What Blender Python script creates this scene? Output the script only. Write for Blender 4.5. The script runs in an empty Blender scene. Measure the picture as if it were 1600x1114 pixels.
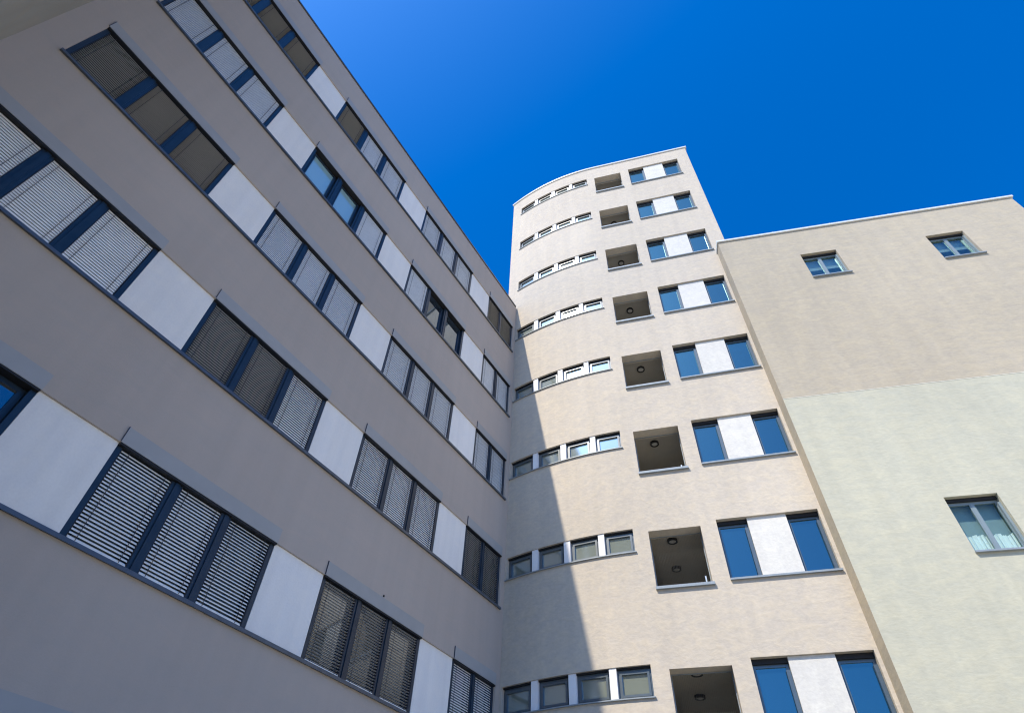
import bpy, math, random
from mathutils import Vector, Matrix

random.seed(7)
S = 0.85            # plan unit -> metres
EYE = 1.6
scene = bpy.context.scene
col = scene.collection

# ------------------------------------------------------------------ camera
FOC, PSI, TH, RHO = 929.511, -0.5588, 0.8298, 0.0481
cam_data = bpy.data.cameras.new("camera")
cam_data.sensor_width = 36.0
cam_data.lens = FOC / 1600.0 * 36.0
cam_data.clip_end = 2000
cam = bpy.data.objects.new("camera", cam_data)
col.objects.link(cam)
F = Vector((math.sin(PSI) * math.cos(TH), math.cos(PSI) * math.cos(TH), math.sin(TH)))
R0 = Vector((math.cos(PSI), -math.sin(PSI), 0))
U0 = R0.cross(F)
Rr = R0 * math.cos(RHO) + U0 * math.sin(RHO)
Uu = U0 * math.cos(RHO) - R0 * math.sin(RHO)
m = Matrix((Rr, Uu, -F)).transposed().to_4x4()
m.translation = Vector((0, 0, EYE))
cam.matrix_world = m
scene.camera = cam

# ------------------------------------------------------------------ sky and sun
SUN = Vector((-0.1305, -0.608, 0.783)).normalized()
world = bpy.data.worlds.new("World")
scene.world = world
world.use_nodes = True
wn = world.node_tree.nodes
wl = world.node_tree.links
bg = wn["Background"]
sky = wn.new("ShaderNodeTexSky")
sky.sky_type = 'NISHITA'
sky.sun_disc = False
sky.sun_elevation = math.asin(SUN.z)
sky.sun_rotation = math.atan2(SUN.x, SUN.y)
sky.air_density = 1.0
sky.dust_density = 3.0
sky.ozone_density = 5.0
hs = wn.new("ShaderNodeHueSaturation")
hs.inputs['Hue'].default_value = 0.5
hs.inputs['Saturation'].default_value = 1.2
vmul = wn.new("ShaderNodeVectorMath"); vmul.operation = 'MULTIPLY'
vmul.inputs[1].default_value = (0.52, 0.77, 1.14)
wl.new(sky.outputs[0], vmul.inputs[0])
wl.new(vmul.outputs[0], hs.inputs['Color'])
wl.new(hs.outputs[0], bg.inputs[0])
bg.inputs[1].default_value = 0.15
sun_d = bpy.data.lights.new("sun", 'SUN')
sun_d.energy = 3.8
sun_d.angle = math.radians(0.53)
sun_d.color = (1.0, 0.92, 0.78)
sun = bpy.data.objects.new("sun", sun_d)
sun.rotation_euler = SUN.to_track_quat('Z', 'Y').to_euler()
col.objects.link(sun)
scene.view_settings.view_transform = 'Standard'
scene.view_settings.look = 'None'
scene.view_settings.gamma = 1.0
scene.view_settings.use_curve_mapping = False
scene.view_settings.exposure = 0.6
scene.render.engine = 'CYCLES'
scene.cycles.max_bounces = 8
scene.cycles.diffuse_bounces = 5
scene.cycles.sample_clamp_indirect = 6
scene.cycles.filter_width = 1.15

# ------------------------------------------------------------------ materials
def new_mat(name):
    mt = bpy.data.materials.new(name)
    mt.use_nodes = True
    return mt, mt.node_tree.nodes, mt.node_tree.links, mt.node_tree.nodes["Principled BSDF"]

def plaster(name, c, var=0.10, stretch=(1, 1, 3.2), blotch=1.3, grain=26, bump=0.35, rough=0.92, streak=0.05, tint=(1.0, 0.96, 0.92)):
    """trowelled render: soft blotches, slightly horizontal drag marks, fine grain"""
    mt, n, l, b = new_mat(name)
    geo = n.new("ShaderNodeNewGeometry")
    mp = n.new("ShaderNodeMapping"); mp.inputs['Scale'].default_value = stretch
    l.new(geo.outputs['Position'], mp.inputs['Vector'])
    n1 = n.new("ShaderNodeTexNoise"); n1.inputs['Scale'].default_value = blotch; n1.inputs['Detail'].default_value = 6; n1.inputs['Roughness'].default_value = 0.62; n1.inputs['Distortion'].default_value = 0.6
    l.new(mp.outputs[0], n1.inputs['Vector'])
    n2 = n.new("ShaderNodeTexNoise"); n2.inputs['Scale'].default_value = 0.16; n2.inputs['Detail'].default_value = 3
    l.new(geo.outputs['Position'], n2.inputs['Vector'])
    n3 = n.new("ShaderNodeTexNoise"); n3.inputs['Scale'].default_value = grain; n3.inputs['Detail'].default_value = 3
    l.new(mp.outputs[0], n3.inputs['Vector'])
    # rain streaks: noise stretched vertically
    mp2 = n.new("ShaderNodeMapping"); mp2.inputs['Scale'].default_value = (2.2, 2.2, 0.13)
    l.new(geo.outputs['Position'], mp2.inputs['Vector'])
    n4 = n.new("ShaderNodeTexNoise"); n4.inputs['Scale'].default_value = 1.6; n4.inputs['Detail'].default_value = 4
    l.new(mp2.outputs[0], n4.inputs['Vector'])
    def ramp(src, lo, hi, a, b_):
        r = n.new("ShaderNodeMapRange"); r.inputs['From Min'].default_value = lo; r.inputs['From Max'].default_value = hi
        r.inputs['To Min'].default_value = a; r.inputs['To Max'].default_value = b_
        l.new(src, r.inputs['Value']); return r.outputs[0]
    v = ramp(n1.outputs[0], 0.3, 0.7, 1 - var, 1 + var)
    w = ramp(n2.outputs[0], 0.35, 0.65, 0.95, 1.05)
    g = ramp(n3.outputs[0], 0.3, 0.7, 1 - var * 0.7, 1 + var * 0.7)
    s = ramp(n4.outputs[0], 0.35, 0.7, 1 + streak * .3, 1 - streak)
    def mul(a, b_):
        q = n.new("ShaderNodeMath"); q.operation = 'MULTIPLY'; l.new(a, q.inputs[0]); l.new(b_, q.inputs[1]); return q.outputs[0]
    tot = mul(mul(v, w), mul(g, s))
    mixc = n.new("ShaderNodeMix"); mixc.data_type = 'RGBA'
    mixc.inputs[6].default_value = (*c, 1)
    mixc.inputs[7].default_value = (c[0] * tint[0], c[1] * tint[1], c[2] * tint[2], 1)
    l.new(ramp(n1.outputs[0], 0.4, 0.62, 0, 1), mixc.inputs[0])
    vm = n.new("ShaderNodeVectorMath"); vm.operation = 'SCALE'
    l.new(mixc.outputs[2], vm.inputs[0]); l.new(tot, vm.inputs['Scale'])
    l.new(vm.outputs[0], b.inputs['Base Color'])
    b.inputs['Roughness'].default_value = rough
    b.inputs['Specular IOR Level'].default_value = 0.25
    ad = n.new("ShaderNodeMath"); ad.operation = 'MULTIPLY_ADD'; ad.inputs[1].default_value = 0.5
    l.new(n3.outputs[0], ad.inputs[0]); l.new(n1.outputs[0], ad.inputs[2])
    bp = n.new("ShaderNodeBump"); bp.inputs['Strength'].default_value = bump; bp.inputs['Distance'].default_value = 0.02
    l.new(ad.outputs[0], bp.inputs['Height']); l.new(bp.outputs[0], b.inputs['Normal'])
    return mt

def simple(name, c, rough=0.5, metal=0.0, spec=0.5, var=0.0, scale=8, bump=0.0, coat=0.0):
    mt, n, l, b = new_mat(name)
    b.inputs['Base Color'].default_value = (*c, 1)
    b.inputs['Roughness'].default_value = rough
    b.inputs['Metallic'].default_value = metal
    b.inputs['Specular IOR Level'].default_value = spec
    geo = n.new("ShaderNodeNewGeometry")
    ns = n.new("ShaderNodeTexNoise"); ns.inputs['Scale'].default_value = scale; ns.inputs['Detail'].default_value = 4
    l.new(geo.outputs['Position'], ns.inputs['Vector'])
    if var > 0:
        r = n.new("ShaderNodeMapRange"); r.inputs['From Min'].default_value = 0.3; r.inputs['From Max'].default_value = 0.7
        r.inputs['To Min'].default_value = 1 - var; r.inputs['To Max'].default_value = 1 + var * .6
        l.new(ns.outputs[0], r.inputs[0])
        vm = n.new("ShaderNodeVectorMath"); vm.operation = 'SCALE'; vm.inputs[0].default_value = c
        l.new(r.outputs[0], vm.inputs['Scale']); l.new(vm.outputs[0], b.inputs['Base Color'])
    if bump > 0:
        bp = n.new("ShaderNodeBump"); bp.inputs['Strength'].default_value = bump; bp.inputs['Distance'].default_value = 0.01
        l.new(ns.outputs[0], bp.inputs['Height']); l.new(bp.outputs[0], b.inputs['Normal'])
    return mt

def glass(name, tint, dark=(0.01, 0.013, 0.015), refl=0.35, trans=0.0, rough=0.02, ripple=0.02, rcol=(0.85, 0.93, 1.0)):
    """pane: partly see-through, partly mirror (coated insulating glass)"""
    mt, n, l, b = new_mat(name)
    out = n["Material Output"]
    n.remove(b)
    gl = n.new("ShaderNodeBsdfGlossy"); gl.inputs['Roughness'].default_value = rough; gl.inputs['Color'].default_value = (*rcol, 1)
    if trans > 0:
        base = n.new("ShaderNodeBsdfTransparent"); base.inputs['Color'].default_value = (*tint, 1)
    else:
        base = n.new("ShaderNodeBsdfDiffuse"); base.inputs['Color'].default_value = (*dark, 1)
    lw = n.new("ShaderNodeLayerWeight"); lw.inputs['Blend'].default_value = 0.25
    mr = n.new("ShaderNodeMapRange"); mr.inputs['To Min'].default_value = refl; mr.inputs['To Max'].default_value = min(1.0, refl + (0.6 if refl > .1 else .22))
    l.new(lw.outputs['Fresnel'], mr.inputs[0])
    mx = n.new("ShaderNodeMixShader")
    l.new(mr.outputs[0], mx.inputs[0]); l.new(base.outputs[0], mx.inputs[1]); l.new(gl.outputs[0], mx.inputs[2])
    l.new(mx.outputs[0], out.inputs[0])
    if ripple > 0:
        geo = n.new("ShaderNodeNewGeometry")
        ns = n.new("ShaderNodeTexNoise"); ns.inputs['Scale'].default_value = 1.2
        l.new(geo.outputs['Position'], ns.inputs['Vector'])
        bp = n.new("ShaderNodeBump"); bp.inputs['Strength'].default_value = ripple; bp.inputs['Distance'].default_value = 0.05
        l.new(ns.outputs[0], bp.inputs['Height']); l.new(bp.outputs[0], gl.inputs['Normal'])
    return mt

M_WING = plaster("taupe_render", (0.495, 0.42, 0.352), var=0.03, grain=45, bump=0.25, streak=0.035, tint=(1, .98, .97))
M_REAR = plaster("olive_render", (0.40, 0.37, 0.30), var=0.03, grain=40, bump=0.12)
M_TOWER = plaster("beige_render", (0.515, 0.452, 0.374), var=0.065, stretch=(1, 1, 1.6), blotch=3.2, grain=10, bump=0.45, tint=(1.02, 1.0, 0.945))
M_ANNEX = plaster("rose_beige_render", (0.41, 0.354, 0.272), var=0.065, stretch=(1, 1, 2.2), blotch=2.4, grain=9, bump=0.35, tint=(1.02, 1.0, 0.945))
M_ANNEX_LOW = plaster("pale_green_render", (0.455, 0.434, 0.340), var=0.055, stretch=(1, 1, 2.0), blotch=2.2, grain=9, bump=0.35, tint=(1.02, 1.0, 0.96))
M_PANEL = plaster("white_render", (0.90, 0.855, 0.79), var=0.03, stretch=(1, 1, 1), blotch=2.5, grain=30, bump=0.25, streak=0.05, tint=(1, .99, .97))
M_TPANEL = plaster("white_trowelled_render", (0.60, 0.575, 0.53), var=0.07, stretch=(1, 1, 1.3), blotch=3, grain=14, bump=0.3, streak=0.04, tint=(1, .995, .97))
M_PIER = plaster("white_pier_render", (0.80, 0.79, 0.78), var=0.02, grain=30, bump=0.1)
M_FRAME = simple("anthracite_frame", (0.018, 0.032, 0.052), rough=0.35, spec=0.45, var=0.2, scale=5)
M_SILL = simple("grey_metal_sill", (0.10, 0.115, 0.14), rough=0.38, metal=0.2, var=0.15)
M_TSILL = simple("zinc_sill", (0.26, 0.29, 0.31), rough=0.45, metal=0.1, var=0.1)
M_TFRAME = simple("slate_frame", (0.055, 0.078, 0.095), rough=0.36, spec=1.0, var=0.1)
M_RFRAME = simple("pale_grey_frame", (0.20, 0.245, 0.26), rough=0.4, var=0.05)
M_BOX = simple("blue_grey_cover", (0.385, 0.372, 0.35), rough=0.6, var=0.05, scale=3)
M_BLACK = simple("dark_slot", (0.010, 0.010, 0.012), rough=0.7)
M_FIN = simple("dark_cover_end", (0.05, 0.055, 0.08), rough=0.5)
M_COPING = simple("white_metal_coping", (0.62, 0.62, 0.60), rough=0.35, var=0.03)
M_LCOPING = simple("dark_metal_coping", (0.12, 0.13, 0.15), rough=0.35, metal=0.5)
M_SLAT = simple("silver_slat", (0.95, 0.91, 0.83), rough=0.35, metal=0.0, var=0.05, scale=2)
M_SLATO = simple("shaded_olive_slat", (0.52, 0.47, 0.40), rough=0.45, metal=0.1, var=0.05, scale=2)  # darker copy of the slat colour: shade of down-facing slats painted in
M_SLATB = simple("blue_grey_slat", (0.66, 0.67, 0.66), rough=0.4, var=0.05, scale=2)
M_SLATG = simple("shaded_grey_slat", (0.56, 0.54, 0.50), rough=0.4, metal=0.2, var=0.05, scale=2)  # slat colour lowered to paint the shade on slats seen from below
M_CORD = simple("blind_cord", (0.04, 0.04, 0.05), rough=0.8)
M_GL_L = glass("wing_glass", (0, 0, 0), dark=(0.015, 0.025, 0.035), refl=0.24, rough=0.015)
M_GL_BL = glass("wing_glass_blinds_inside", (0, 0, 0), dark=(0.36, 0.56, 0.56), refl=0.30, rough=0.015)
M_GL_S = glass("strip_glass", (0, 0, 0), dark=(0.22, 0.24, 0.19), refl=0.30, rough=0.075, ripple=0.0)
M_GL_G = glass("tower_glass", (0, 0, 0), dark=(0.005, 0.02, 0.045), refl=0.20, rough=0.015, rcol=(0.5, 0.84, 0.84))
M_GL_R = glass("annex_glass", (0.88, 0.95, 0.94), refl=0.02, rcol=(.6, .85, .9), trans=1, rough=0.01)
M_ROOM = simple("room_paint", (0.80, 0.88, 0.86), rough=0.8)
M_LITROOM = simple("lit_room_tone", (0.24, 0.29, 0.29), rough=0.9, var=0.06, scale=3)  # tone of a lit ceiling and room, painted on an added sheet
M_DIMROOM = simple("dim_room_tone", (0.09, 0.14, 0.15), rough=0.9, var=0.1, scale=3)  # tone of the dim room depth, painted on an added sheet
M_CURTAIN = simple("white_curtain", (0.72, 0.72, 0.69), rough=0.8)
M_LOGGIA = plaster("loggia_render", (0.56, 0.55, 0.49), var=0.04, bump=0.2)
M_CEIL = plaster("loggia_ceiling", (0.50, 0.46, 0.40), var=0.04, bump=0.04)
M_LAMPB = simple("black_lamp_rim", (0.02, 0.02, 0.022), rough=0.4)
M_LAMPW = simple("lamp_diffuser", (0.55, 0.52, 0.48), rough=0.4)
M_NET = simple("net_wire", (0.07, 0.07, 0.065), rough=0.6)
M_BRIGHT = simple("pale_steel", (0.6, 0.63, 0.64), rough=0.35, metal=0.4)
M_ROOF = simple("gravel_roof", (0.3, 0.29, 0.27), rough=0.95, var=0.2, scale=20)
M_SEALANT = simple("pale_joint", (0.70, 0.68, 0.58), rough=0.9)
M_GROUND = plaster("paving", (0.53, 0.48, 0.37), var=0.10, stretch=(1, 1, 1), blotch=0.6, grain=14, bump=0.2)

# ------------------------------------------------------------------ plan mappings: (u along wall, d towards the viewer, z) -> metres
PHI, OFF = 0.2683, 17.2014
T_ = Vector((math.cos(PHI), math.sin(PHI), 0))
N_ = Vector((-math.sin(PHI), math.cos(PHI), 0))
CU, CR = -0.3, 12.5
def W(v): return Vector((v[0] * S, v[1] * S, v[2] * S + EYE))
def ML(u, d, z): return W((-10 + d, u, z))
def MW(u, d, z): return W((-u, -2.21 + d, z))
def MT(u, d, z):
    if u < CU:
        a = (u - CU) / CR
        sn = a; cs = math.sqrt(max(0.0, 1 - sn * sn))
        v = CR * (1 - cs)
        p = T_ * u + N_ * (OFF + v)
        nrm = N_ * (-cs) + T_ * sn
        p = p + nrm * d
    else:
        p = T_ * u + N_ * (OFF - d)
    return W((p.x, p.y, z))
RA = T_ * 4.81 + N_ * 16.625
RB = T_ * 17.12 + N_ * 17.23
RT = (RB - RA).normalized(); RN = Vector((-RT.y, RT.x, 0)); RW = (RB - RA).length
def MR(u, d, z):
    p = RA + RT * u - RN * d
    return W((p.x, p.y, z))
Z0, HF = 34.9746, 4.0899
def ZT(k): return Z0 - HF * (k - 1)
ZG = -EYE / S

# ------------------------------------------------------------------ mesh helpers
class MB:
    def __init__(s): s.v = []; s.f = []; s.m = []
    def quad(s, a, b, c, d, mi=0):
        i = len(s.v); s.v += [a, b, c, d]; s.f.append((i, i + 1, i + 2, i + 3)); s.m.append(mi)
    def box(s, M, u0, u1, d0, d1, z0, z1, mi=0, nu=1):
        us = [u0 + (u1 - u0) * i / nu for i in range(nu + 1)]
        i0 = len(s.v)
        for u in us:
            s.v += [M(u, d0, z0), M(u, d1, z0), M(u, d1, z1), M(u, d0, z1)]
        for j in range(nu):
            a = i0 + 4 * j; b = a + 4
            for q in range(4):
                q2 = (q + 1) % 4
                s.f.append((a + q, a + q2, b + q2, b + q)); s.m.append(mi)
        s.f.append((i0 + 3, i0 + 2, i0 + 1, i0)); s.m.append(mi)
        e = i0 + 4 * nu
        s.f.append((e, e + 1, e + 2, e + 3)); s.m.append(mi)
    def frame(s, M, u0, u1, d0, d1, z0, z1, w, mi=0, wt=None, wb=None):
        wt = wt or w; wb = wb or w
        s.box(M, u0, u0 + w, d0, d1, z0, z1, mi)
        s.box(M, u1 - w, u1, d0, d1, z0, z1, mi)
        s.box(M, u0 + w, u1 - w, d0, d1 - 0.002, z0, z0 + wb, mi)
        s.box(M, u0 + w, u1 - w, d0, d1 - 0.002, z1 - wt, z1, mi)
    def disc(s, M, u, dv, z, r, h, mi=0, mi2=1, n=20):
        """drum hanging from a ceiling: rim ring and recessed pale diffuser"""
        c0 = []
        for rr, zz in ((r, 0), (r, -h), (r * .72, -h), (r * .66, -h * .8)):
            c0.append([M(u + rr * math.cos(2 * math.pi * i / n), dv + rr * math.sin(2 * math.pi * i / n), z + zz) for i in range(n)])
        for a, b in ((0, 1), (1, 2), (2, 3)):
            for i in range(n):
                j = (i + 1) % n
                s.quad(c0[a][i], c0[a][j], c0[b][j], c0[b][i], mi)
        i0 = len(s.v); s.v += c0[3]; s.f.append(tuple(range(i0, i0 + n))); s.m.append(mi2)
    def build(s, name, mats, parent=None, origin=None, kind=None, smooth=False):
        if not isinstance(mats, (list, tuple)): mats = [mats]
        if origin is None:
            n = len(s.v); o = Vector((0, 0, 0))
            mn = Vector([min(v[i] for v in s.v) for i in range(3)]); mx = Vector([max(v[i] for v in s.v) for i in range(3)])
            o = (mn + mx) / 2; o.z = mn.z
        else: o = origin
        me = bpy.data.meshes.new(name)
        me.from_pydata([tuple(v - o) for v in s.v], [], s.f)
        for mt in mats: me.materials.append(mt)
        me.polygons.foreach_set('material_index', s.m)
        if smooth: me.polygons.foreach_set('use_smooth', [True] * len(s.f))
        me.update()
        import bmesh
        bm = bmesh.new(); bm.from_mesh(me)
        bmesh.ops.remove_doubles(bm, verts=bm.verts, dist=0.00005)
        bmesh.ops.recalc_face_normals(bm, faces=bm.faces)
        bm.to_mesh(me); bm.free()
        ob = bpy.data.objects.new(name, me)
        link(ob, parent, o)
        if kind: ob['kind'] = kind
        return ob

WPOS = {}
def link(ob, parent, world):
    col.objects.link(ob)
    WPOS[ob.name] = Vector(world)
    if parent is not None:
        ob.parent = parent
        ob.location = Vector(world) - WPOS[parent.name]
    else: ob.location = world

def thing(name, label, cat, world):
    e = bpy.data.objects.new(name, None)
    e.empty_display_size = 0.5
    link(e, None, world)
    e['label'] = label; e['category'] = cat
    return e

def facade(mb, M, us, zs, ops, depth, mi=0, backmi=None, step=None):
    """wall skin with real openings. ops: (u0,u1,z0,z1[,depth[,back]])"""
    def fine(vals, st):
        vals = sorted(set(round(v, 5) for v in vals)); out = []
        for a, b in zip(vals, vals[1:]):
            n = max(1, math.ceil((b - a) / st)) if st else 1
            out += [a + (b - a) * i / n for i in range(n)]
        return out + [vals[-1]]
    U = fine(list(us) + [o[0] for o in ops] + [o[1] for o in ops], step)
    Z = fine(list(zs) + [o[2] for o in ops] + [o[3] for o in ops], None)
    for a, b in zip(U, U[1:]):
        uc = (a + b) / 2
        for c, d in zip(Z, Z[1:]):
            zc = (c + d) / 2
            if any(o[0] < uc < o[1] and o[2] < zc < o[3] for o in ops): continue
            mb.quad(M(a, 0, c), M(b, 0, c), M(b, 0, d), M(a, 0, d), mi)
    for o in ops:
        u0, u1, z0, z1 = o[:4]; dp = -(o[4] if len(o) > 4 else depth)
        back = o[5] if len(o) > 5 else backmi
        zz = [z for z in Z if z0 - 1e-4 <= z <= z1 + 1e-4]
        for c, d in zip(zz, zz[1:]):
            mb.quad(M(u0, 0, c), M(u0, 0, d), M(u0, dp, d), M(u0, dp, c), mi)
            mb.quad(M(u1, 0, c), M(u1, dp, c), M(u1, dp, d), M(u1, 0, d), mi)
        uu = [u for u in U if u0 - 1e-4 <= u <= u1 + 1e-4]
        for a, b in zip(uu, uu[1:]):
            mb.quad(M(a, 0, z1), M(b, 0, z1), M(b, dp, z1), M(a, dp, z1), mi)
            mb.quad(M(a, 0, z0), M(a, dp, z0), M(b, dp, z0), M(b, 0, z0), mi)
            if back is not None:
                for c, d in zip(zz, zz[1:]):
                    mb.quad(M(a, dp, c), M(b, dp, c), M(b, dp, d), M(a, dp, d), back)

# ------------------------------------------------------------------ ground
g = MB(); gg = 400
g.quad(Vector((-gg, -gg, 0)), Vector((gg, -gg, 0)), Vector((gg, gg, 0)), Vector((-gg, gg, 0)))
go = g.build("ground", M_GROUND, None, Vector((0, 0, 0))); go['kind'] = 'structure'

# ================================================================== LEFT WING
Y = [-1.6736, 2.0038, 3.4532, 7.1479, 8.6294, 12.2842, 13.7681, 15.9362]
HW = 1.80
wing = thing("office_wing", "long taupe office wing in shade with rows of blinds and white panels", "building", W((-14, 7, ZG)))
mb = MB()
WTOP = 24.50
lops = [(Y[0], Y[7], ZT(k) - HW, ZT(k), 0.24, 1) for k in range(4, 10)]
facade(mb, ML, [-2.21, 16.32], [ZG, WTOP], lops, 0.24)
# end, back and roof of the body
x0, y0b, y1b, xb = -10, -2.21, 16.32, -22
def P(x, y, z): return W((x, y, z))
mb.quad(P(x0, y1b, ZG), P(xb, y1b, ZG), P(xb, y1b, WTOP), P(x0, y1b, WTOP))
mb.quad(P(xb, y0b, ZG), P(xb, y1b, ZG), P(xb, y1b, WTOP), P(xb, y0b, WTOP))
mb.quad(P(x0, y0b, WTOP), P(x0, y1b, WTOP), P(xb, y1b, WTOP), P(xb, y0b, WTOP))
mb.build("wall", [M_WING, M_BLACK], wing)
c = MB(); c.box(ML, -2.21, 16.1, -0.35, 0.045, WTOP + .004, WTOP + 0.07)
c.build("coping", M_LCOPING, wing)
c = MB(); c.box(ML, 6.42, 6.45, 0.0, 0.02, ZT(8) + .40, ZT(8) + .43)

PITCH, CH = 0.0636, 0.057
def slat_mesh(name, length, tilt, mat):
    """C-shaped slat, length along Y, tilt 0 = flat; + = outer edge down"""
    ca, sa = math.cos(tilt), math.sin(tilt)
    prof = []
    for (q, h) in ((-.5, 0), (-.2, .16), (.2, .16), (.5, 0)):
        prof.append((q * CH, h * CH * .5))
    th = 0.0035
    pts = [(q, h) for q, h in prof] + [(q, h - th) for q, h in reversed(prof)]
    pr = [(q * ca + h * sa, -q * sa + h * ca) for q, h in pts]      # (outward, up)
    v = []; n = len(pr)
    for y in (-length / 2, length / 2):
        for (o, z) in pr: v.append((o * S, y * S, z * S))
    f = [(i, (i + 1) % n, n + (i + 1) % n, n + i) for i in range(n)]
    f.append(tuple(range(n - 1, -1, -1))); f.append(tuple(range(n, 2 * n)))
    me = bpy.data.meshes.new(name); me.from_pydata(v, [], f); me.materials.append(mat); me.update()
    import bmesh
    bm = bmesh.new(); bm.from_mesh(me); bmesh.ops.recalc_face_normals(bm, faces=bm.faces); bm.to_mesh(me); bm.free()
    return me
slat_cache = {}
def get_slat(length, tilt, mat):
    key = (round(length, 3), round(tilt, 3), mat.name)
    if key not in slat_cache: slat_cache[key] = slat_mesh("slat", length, tilt, mat)
    return slat_cache[key]

R = math.radians
# blind state of every window: B bright, D dark (gaps), F folded shut facing down, N no blind, S steep bright
STATE = {4: ["FFF", "FSS", "SSS", "FF"],
         5: ["SSS", "NNG", "GNN", "GS"],
         6: ["DFF", "SSS", "SSS", "SS"],
         7: ["SSS", "DDB", "BBB", "DD"],
         8: ["BBN", "BBC", "DDD", "BB"],
         9: ["DDD", "DDD", "BBB", "BB"]}
# how much of the view each slat fills, seen from the courtyard: + outer edge tipped down, - tipped up
FILL = {'B': .42, 'S': .66, 'G': .80, 'C': .34, 'D': -.50, 'F': -.86}
def tilt_for(st, zmid):
    e = math.atan2(zmid, 10.0)
    q = FILL[st] * PITCH * math.cos(e) / CH
    return e + math.asin(max(-1, min(1, q)))
# near windows whose slats are single parts (largest in the photograph first)
SINGLE = {(8, 1), (8, 2), (7, 0), (7, 1)}
stuff = MB()
pw = 0.11      # outer frame
modules = [(Y[0], Y[1], 3), (Y[2], Y[3], 3), (Y[4], Y[5], 3), (Y[6], Y[7], 2)]
nsl = 0
for k in range(4, 10):
    zt = ZT(k); zb = zt - HW
    for mi_, (ya, yb, n) in enumerate(modules):
        # blind cover band above the group of windows
        b = MB(); b.box(ML, ya - .01, yb + .01, 0.002, 0.020, zt - .004, zt + .315)
        b.box(ML, ya - .020, ya - .0105, 0.001, 0.030, zt + .01, zt + .318, 1)
        b.build("blind_cover", [M_BOX, M_FIN], wing)
        b = MB(); b.box(ML, ya + .001, yb - .001, -0.22, 0.012, zt - .045, zt - .006)
        b.build("head_rail", M_BLACK, wing)
        post = 0.235
        if n == 3: edges = [ya + .10, ya + .10 + (yb - ya - .2 - .0) / 3, ya + .10 + 2 * (yb - ya - .2) / 3, yb - .10]
        else: edges = [ya + .10, (ya + yb) / 2, yb - .10]
        for e, s0, s1 in ((ya, 0, .098), (yb, -.098, 0)):
            b = MB(); b.box(ML, e + s0 + .001, e + s1 - .001, -0.23, -0.055, zb + .01, zt - .05)
            b.build("side_frame", M_FRAME, wing)
        for j in range(1, n):
            e = edges[j]
            b = MB(); b.box(ML, e - .11, e + .11, -0.22, -0.06, zb + .01, zt - .05)
            b.box(ML, e - .045, e + .045, -0.0601, -0.035, zb + .01, zt - .05)
            b.build("window_post", M_FRAME, wing)
        for j in range(n):
            st = STATE[k][mi_][j]
            u0 = edges[j] + (0.11 if j else 0.0) + .002; u1 = edges[j + 1] - (0.11 if j < n - 1 else 0.0) - .002
            f = MB(); f.frame(ML, u0, u1, -0.232, -0.165, zb + .01, zt - .05, .045)
            f.frame(ML, u0 + .046, u1 - .046, -0.225, -0.145, zb + .056, zt - .096, .05)
            fo = f.build("window", M_FRAME, wing)
            p = MB(); p.box(ML, u0 + .096, u1 - .096, -0.20, -0.19, zb + .106, zt - .146)
            p.build("pane", M_GL_BL if (k == 5 and mi_ == 1) else M_GL_L, fo)
            if st == 'N': continue
            tl = tilt_for('C' if (k, mi_, j) == (8, 1, 2) else st, zt - .9) + R(random.uniform(-1.2, 1.2))
            L_ = u1 - u0 - .03; yc = (u0 + u1) / 2
            ns = 27 if (k, mi_) != (4, 0) else 27
            z_first = zt - .085
            z_last_gap = .12
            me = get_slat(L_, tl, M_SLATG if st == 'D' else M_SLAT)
            single = (k, mi_) in SINGLE and nsl + ns <= 300
            dd = -0.085
            for i in range(ns):
                z = z_first - i * (HW - .085 - z_last_gap + 0.02) / (ns - 1)
                wpos = ML(yc, dd, z)
                if single:
                    so = bpy.data.objects.new("slat", me)
                    link(so, fo, wpos); nsl += 1
                else:
                    i0 = len(stuff.v)
                    jit = Vector((0, 0, 0))
                    stuff.v += [Vector(v.co) + wpos for v in me.vertices]
                    for pol in me.polygons:
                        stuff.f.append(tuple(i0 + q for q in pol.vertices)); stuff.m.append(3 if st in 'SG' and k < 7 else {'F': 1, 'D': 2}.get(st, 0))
            # bottom bar and ladder cords
            zl = z_first - (HW - .085 - z_last_gap + 0.02) - .035
            b = MB(); b.box(ML, u0 + .02, u1 - .02, dd - .03, dd + .03, zl - .012, zl + .012)
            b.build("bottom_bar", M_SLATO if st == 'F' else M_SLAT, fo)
            b = MB()
            for q in (.14, .86):
                uu = u0 + (u1 - u0) * q
                b.box(ML, uu - .005, uu + .005, dd + .034, dd + .037, zl, zt - .05)
            for q in (u0 + .004, u1 - .012):
                b.box(ML, q, q + .008, dd - .012, dd + .022, zb + .02, zt - .05)
            b.build("guide_cord", M_CORD, fo)
    for (a, b_) in ((1, 2), (3, 4), (5, 6)):
        b = MB(); b.box(ML, Y[a] + .004, Y[b_] - .004, -0.235, -0.045, zb + .006, zt - .003)
        b.build("white_panel", M_PANEL, wing)
    b = MB(); b.box(ML, Y[0] - .03, Y[7] + .03, -0.2, 0.055, zb - .050, zb + .004)
    b.box(ML, Y[0] - .03, Y[7] + .03, 0.0551, 0.068, zb - .065, zb + .004)
    b.build("sill", M_SILL, wing)
so = stuff.build("slat", [M_SLAT, M_SLATO, M_SLATG, M_SLATB], wing, kind='stuff')
b = MB(); b.box(ML, 10.57, 10.60, 0.0, 0.03, ZT(8) + .335, ZT(8) + .375); b.build("wall_anchor", M_BLACK, wing)

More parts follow.
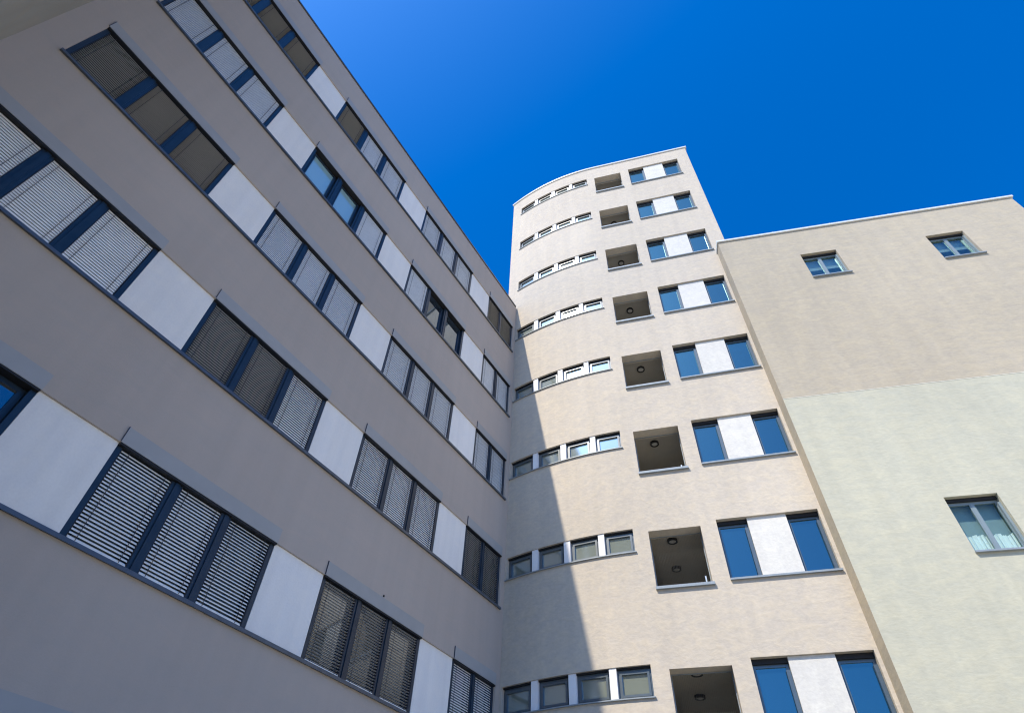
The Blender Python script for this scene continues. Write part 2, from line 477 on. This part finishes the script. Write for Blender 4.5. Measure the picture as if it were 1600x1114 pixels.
# ================================================================== REAR WING
rear = thing("rear_wing", "plain olive grey wall at the left edge, square to the long office wing", "building", W((-9, -6, ZG)))
mb = MB()
facade(mb, MW, [4.0, 10.0], [ZG, 26.2], [], 0)
mb.quad(P(-4, -2.21, ZG), P(-4, -14, ZG), P(-4, -14, 26.2), P(-4, -2.21, 26.2))
mb.quad(P(-4, -2.21, 26.2), P(-4, -14, 26.2), P(-22, -14, 26.2), P(-22, -2.21, 26.2))
mb.quad(P(-22, -14, ZG), P(-4, -14, ZG), P(-4, -14, 26.2), P(-22, -14, 26.2))
mb.quad(P(-22, -14, ZG), P(-22, -2.21, ZG), P(-22, -2.21, 26.2), P(-22, -14, 26.2))
mb.quad(P(-22, -2.21, ZG), P(-10, -2.21, ZG), P(-10, -2.21, 26.2), P(-22, -2.21, 26.2))
mb.build("wall", M_REAR, rear)
b = MB(); b.box(MW, 3.95, 10, -.35, .05, 26.204, 26.28); b.build("coping", M_LCOPING, rear)

# ================================================================== TOWER
tower = thing("stair_tower", "tall sunlit beige tower with curved left side, open loggias and a white roof edge", "building", MT(0, -5, ZG))
TTOP = 36.20; UL, UR = -5.9, 5.33
S0, S1, SH = -5.28, -0.86, 0.80
G0, G1, GH = 1.71, 4.67, 1.97
P0, P1, PT, PBm = -0.385, 1.215, 0.156, 2.02
tops = []
for k in range(1, 9):
    z = ZT(k)
    tops.append((S0, S1, z - SH, z, .20, 1))
    tops.append((G0, G1, z - GH, z, .30, 1))
    tops.append((P0, P1, z - PBm, z - PT, .50, None))
mb = MB()
facade(mb, MT, [UL, CU, UR], [ZG, TTOP], tops, .2, step=0.35)
def PT_(u, v, z):
    p = T_ * u + N_ * (OFF + v); return W((p.x, p.y, z))
vL = CR * (1 - math.sqrt(1 - ((UL - CU) / CR) ** 2))
mb.quad(PT_(UL, vL, ZG), PT_(UL, 12, ZG), PT_(UL, 12, TTOP), PT_(UL, vL, TTOP))
mb.quad(PT_(UR, 0, ZG), PT_(UR, 12, ZG), PT_(UR, 12, TTOP), PT_(UR, 0, TTOP))
mb.quad(PT_(UL, 12, ZG), PT_(UR, 12, ZG), PT_(UR, 12, TTOP), PT_(UL, 12, TTOP))
nn = 24
us = [UL + (UR - UL) * i / nn for i in range(nn + 1)]
for a, b_ in zip(us, us[1:]):
    mb.quad(MT(a, 0, TTOP), MT(b_, 0, TTOP), PT_(b_, 12, TTOP), PT_(a, 12, TTOP))
mb.build("wall", [M_TOWER, M_BLACK], tower)
c = MB(); c.box(MT, UL - .05, UR + .09, -.35, 0.06, TTOP - .03, TTOP + .08, nu=40)
for i in range(1, 5):
    q = UL + (UR - UL) * i / 5
    c.box(MT, q - .03, q + .03, -.30, 0.066, TTOP - .032, TTOP + .086)
c.build("coping", M_COPING, tower)

for k in range(1, 9):
    z = ZT(k)
    # --- strip of four small windows on the curve
    zb = z - SH
    piers = [(-4.32, -4.11), (-3.17, -2.95), (-2.0, -1.80)]
    for a, b_ in piers:
        b = MB(); b.box(MT, a, b_, -.199, -.025, zb + .005, z - .006); b.build("white_pier", M_PIER, tower)
    ed = [S0, piers[0][0], piers[0][1], piers[1][0], piers[1][1], piers[2][0], piers[2][1], S1]
    for j in range(4):
        a, b_ = ed[2 * j] + .002, ed[2 * j + 1] - .002
        uc = (a + b_) / 2
        f = MB(); f.frame(MT, a, b_, -.198, -.13, zb + .006, z - .05, .06)
        f.frame(MT, a + .061, b_ - .061, -.195, -.10, zb + .067, z - .111, .062)
        fo = f.build("window", M_TFRAME if k < 9 else M_FRAME, tower)
        # a flat pane set on the chord of the curve
        p = MB()
        A = MT(a + .12, -.165, 0); B = MT(b_ - .12, -.165, 0)
        A2 = MT(a + .12, -.175, 0); B2 = MT(b_ - .12, -.175, 0)
        def MC(u, d, zz, A=A, B=B, A2=A2, B2=B2):
            q = A.lerp(B, u) if d == 0 else A2.lerp(B2, u)
            return Vector((q.x, q.y, zz * S + EYE))
        p.box(MC, 0, 1, 1, 0, zb + .126, z - .170)
        p.build("pane", M_GL_S, fo)
        b = MB(); b.box(MT, a, b_, -.198, -.07, z - .049, z - .002); b.build("blind_slot", M_BLACK, tower)
    b = MB(); b.box(MT, S0 - .04, S1 + .04, -.19, .055, zb - .028, zb + .003, nu=16)
    b.build("sill", M_TSILL, tower)
    # --- wide group: window, white panel, window
    zb = z - GH
    b = MB(); b.box(MT, 2.62, 3.755, -.299, -.075, zb + .03, z - .004); b.build("white_panel", M_TPANEL, tower)
    for a, b_ in ((G0, 2.615), (3.76, G1)):
        f = MB(); f.frame(MT, a + .002, b_ - .002, -.298, -.21, zb + .03, z - .13, .045)
        f.frame(MT, a + .047, b_ - .047, -.29, -.195, zb + .076, z - .176, .035)
        # guide channel beside the right jamb
        f.box(MT, b_ - .105, b_ - .003, -.2099, -.13, zb + .03, z - .30)
        fo = f.build("window", M_TFRAME, tower)
        p = MB(); tw = random.uniform(-.012, .012); tv = random.uniform(-.012, .012); zm = (zb + z) / 2; um = (a + b_) / 2
        def MP(u, d, zz, tw=tw, tv=tv, zm=zm, um=um): return MT(u, d + tw * (u - um) + tv * (zz - zm), zz)
        p.box(MP, a + .081, b_ - .081, -.24, -.23, zb + .110, z - .210)
        p.build("pane", M_GL_G, fo)
        b = MB(); b.box(MT, a + .003, b_ - .003, -.297, -.15, z - .129, z - .003); b.build("blind_slot", M_BLACK, tower)
    b = MB(); b.box(MT, G0 - .0, G1 + .03, -.28, .075, zb - .025, zb + .028)
    b.build("sill", M_TSILL, tower)
    # --- open loggia behind a square opening
    zt_, zb = z - PT, z - PBm
    l0, l1, dv, cz = P0 - .35, P1 + .12, -4.6, zt_ + .30
    r = MB()
    fz = zb - .9
    r.quad(MT(l0, -.5, fz), MT(l0, dv, fz), MT(l0, dv, cz), MT(l0, -.5, cz), 0)
    r.quad(MT(l1, -.5, fz), MT(l1, dv, fz), MT(l1, dv, cz), MT(l1, -.5, cz), 0)
    r.quad(MT(l0, dv, fz), MT(l1, dv, fz), MT(l1, dv, cz), MT(l0, dv, cz), 0)
    r.quad(MT(l0, -.5, cz), MT(l1, -.5, cz), MT(l1, dv, cz), MT(l0, dv, cz), 1)
    r.quad(MT(l0, -.5, fz), MT(l1, -.5, fz), MT(l1, dv, fz), MT(l0, dv, fz), 0)
    # inner face of the parapet and of the lintel
    r.quad(MT(l0, -.5, zt_), MT(l1, -.5, zt_), MT(l1, -.5, cz), MT(l0, -.5, cz), 0)
    r.quad(MT(l0, -.5, fz), MT(l1, -.5, fz), MT(l1, -.5, zb), MT(l0, -.5, zb), 0)
    r.quad(MT(l0, -.5, zb), MT(P0, -.5, zb), MT(P0, -.5, zt_), MT(l0, -.5, zt_), 0)
    r.quad(MT(P1, -.5, zb), MT(l1, -.5, zb), MT(l1, -.5, zt_), MT(P1, -.5, zt_), 0)
    lo = r.build("loggia", [M_LOGGIA, M_CEIL], tower)
    for dl in (-1.17, -3.05):
        b = MB(); b.disc(MT, .32, dl, cz - .002, .165, .085); b.build("ceiling_lamp", [M_LAMPB, M_LAMPW], lo)
    b = MB(); b.box(MT, P0 - .02, P1 + .05, -.46, .085, zb - .06, zb + .02); b.build("sill", M_TSILL, tower)
    # bird net on thin wires just behind the opening, and its fixing rails
    b = MB(); n = 34
    for i in range(n + 1):
        u = P0 + .03 + (P1 - P0 - .06) * i / n
        b.box(MT, u - .0016, u + .0016, -.402, -.399, zb + .03, zt_ - .004)
    if k > 6: b.build("bird_net", M_NET, tower, kind='stuff')
    b = MB(); b.frame(MT, P0 + .004, P1 - .004, -.42, -.385, zb + .022, zt_ - .004, .022); b.build("net_rail", M_TSILL, tower)
    if k in (6, 7, 8):
        b = MB(); b.box(MT, P1 - .16, P1 - .12, -.50, -.44, zb + .03, zb + .46)
        b.box(MT, P1 - .26, P1 - .03, -.498, -.442, zb + .22, zb + .25)
        b.build("handrail_post", M_BRIGHT, lo)

# ================================================================== ANNEX
annex = thing("annex_block", "sunlit annex at the right with rose beige upper and pale green lower wall", "building", MR(RW / 2, -5, ZG))
ATOP = 24.46; ZC = 14.40
awin = []
def ratio(u): return u
def on_annex(px_u, off):  # helper kept explicit: window corners along the annex front
    return px_u
AW = [(3.07, 4.52, 22.56, 20.86), (8.07, 9.50, 22.56, 20.86), (3.06, 4.42, 10.10, 8.42)]
up = MB()
facade(up, MR, [0, RW], [ZC, ATOP], [(w[0], w[1], w[3], w[2], .30, None) for w in AW if w[2] > ZC], .3)
def MRb(u, d, z): return MR(u, d, z)
sd = T_ * 4.75 + N_ * OFF    # where the side face meets the tower
def side(mbx, z0, z1, mi=0):
    a = W((RA.x, RA.y, z0)); b_ = W((sd.x + N_.x * .3, sd.y + N_.y * .3, z0))
    a2 = a.copy(); a2.z = z1 * S + EYE; b2 = b_.copy(); b2.z = z1 * S + EYE
    mbx.quad(b_, a, a2, b2, mi)
    mbx.quad(MR(RW, 0, z0), MR(RW, -12, z0), MR(RW, -12, z1), MR(RW, 0, z1), mi)
    mbx.quad(MR(RW, -12, z0), MR(1.0, -12, z0), MR(1.0, -12, z1), MR(RW, -12, z1), mi)
side(up, ZC, ATOP)
up.quad(MR(0, 0, ATOP), MR(RW, 0, ATOP), MR(RW, -12, ATOP), MR(0, -12, ATOP), 0)
up.build("upper_wall", M_ANNEX, annex)
lw = MB()
facade(lw, MR, [0, RW], [ZG, ZC], [(w[0], w[1], w[3], w[2], .30, None) for w in AW if w[2] < ZC], .3)
side(lw, ZG, ZC, 1)
lw.build("lower_wall", [M_ANNEX_LOW, M_ANNEX], annex)
j = MB(); j.box(MR, 0.0, RW, 0.001, 0.008, ZC - .008, ZC + .006); j.build("trim_line", M_SEALANT, annex)
c = MB(); c.box(MR, -.05, RW + .07, -.35, 0.07, ATOP - .02, ATOP + .08)
c.box(MR, -.05, .25, -1.2, -.3501, ATOP - .02, ATOP + .08)
for i in range(1, 5):
    c.box(MR, RW * i / 5 - .03, RW * i / 5 + .03, -.30, 0.075, ATOP - .022, ATOP + .085)
c.build("coping", M_COPING, annex)
for wi, (a, b_, z1, z0) in enumerate(AW):
    f = MB(); f.frame(MR, a + .002, b_ - .002, -.28, -.20, z0 + .01, z1 - .10, .045)
    cc = (a + b_) / 2
    f.box(MR, cc - .03, cc + .03, -.279, -.19, z0 + .056, z1 - .146)
    for q0, q1 in ((a + .047, cc - .032), (cc + .032, b_ - .047)):
        f.frame(MR, q0, q1, -.27, -.195, z0 + .057, z1 - .147, .035)
    f.box(MR, b_ - .07, b_ - .003, -.1999, -.10, z0 + .01, z1 - .22)
    fo = f.build("window", M_RFRAME, annex)
    for q0, q1 in ((a + .082, cc - .067), (cc + .067, b_ - .082)):
        p = MB(); p.box(MR, q0, q1, -.235, -.228, z0 + .092, z1 - .182); p.build("pane", M_GL_R, fo)
    b = MB(); b.box(MR, a + .003, b_ - .003, -.28, -.13, z1 - .099, z1 - .003); b.build("blind_slot", M_BLACK, annex)
    b = MB(); b.box(MR, a - .02, b_ + .05, -.27, .085, z0 - .04, z0 + .008); b.build("sill", M_TSILL, annex)
    rm = MB()
    ra, rb, rz0, rz1, rd = a - .25, b_ + .25, z0 - .8, z1 + .15, -2.6
    rm.quad(MR(ra, -.3, rz0), MR(ra, rd, rz0), MR(ra, rd, rz1), MR(ra, -.3, rz1))
    rm.quad(MR(rb, -.3, rz0), MR(rb, rd, rz0), MR(rb, rd, rz1), MR(rb, -.3, rz1))
    rm.quad(MR(ra, rd, rz0), MR(rb, rd, rz0), MR(rb, rd, rz1), MR(ra, rd, rz1))
    rm.quad(MR(ra, -.3, rz1), MR(rb, -.3, rz1), MR(rb, rd, rz1), MR(ra, rd, rz1))
    rm.quad(MR(ra, -.3, rz0), MR(rb, -.3, rz0), MR(rb, rd, rz0), MR(ra, rd, rz0))
    ro = rm.build("room", M_ROOM, annex)
    hsplit = z0 + (z1 - z0) * .55
    sh = MB(); sh.box(MR, a + .03, b_ - .03, -.42, -.40, hsplit if wi < 2 else z0 - .05, z1 - .1); sh.build("room_tone_sheet", M_LITROOM, ro)  # added sheet behind the panes, coloured like the lit room beyond
    if wi < 2:
        sh = MB(); sh.box(MR, a + .03, b_ - .03, -.62, -.60, z0 - .25, hsplit - .05); sh.build("room_tone_sheet", M_DIMROOM, ro)  # second added sheet, coloured like the darker part of the room
    if wi == 2:
        cu = MB(); n = 40
        for i in range(n):
            q0 = a + .05 + (b_ - a - .1) * i / n; q1 = a + .05 + (b_ - a - .1) * (i + 1) / n
            w0 = .03 * math.sin(i * 1.9); w1 = .03 * math.sin((i + 1) * 1.9)
            zt0 = z0 + .62 + .04 * math.sin(i * .5) + (.07 if 8 < i < 13 else 0)
            cu.quad(MR(q0, -.36 + w0, z0 - .1), MR(q1, -.36 + w1, z0 - .1), MR(q1, -.36 + w1, zt0), MR(q0, -.36 + w0, zt0))
        cu.build("curtain", M_CURTAIN, ro)
print("slats single", nsl, "tris", sum(len(o.data.polygons) for o in bpy.data.objects if o.type == 'MESH'))
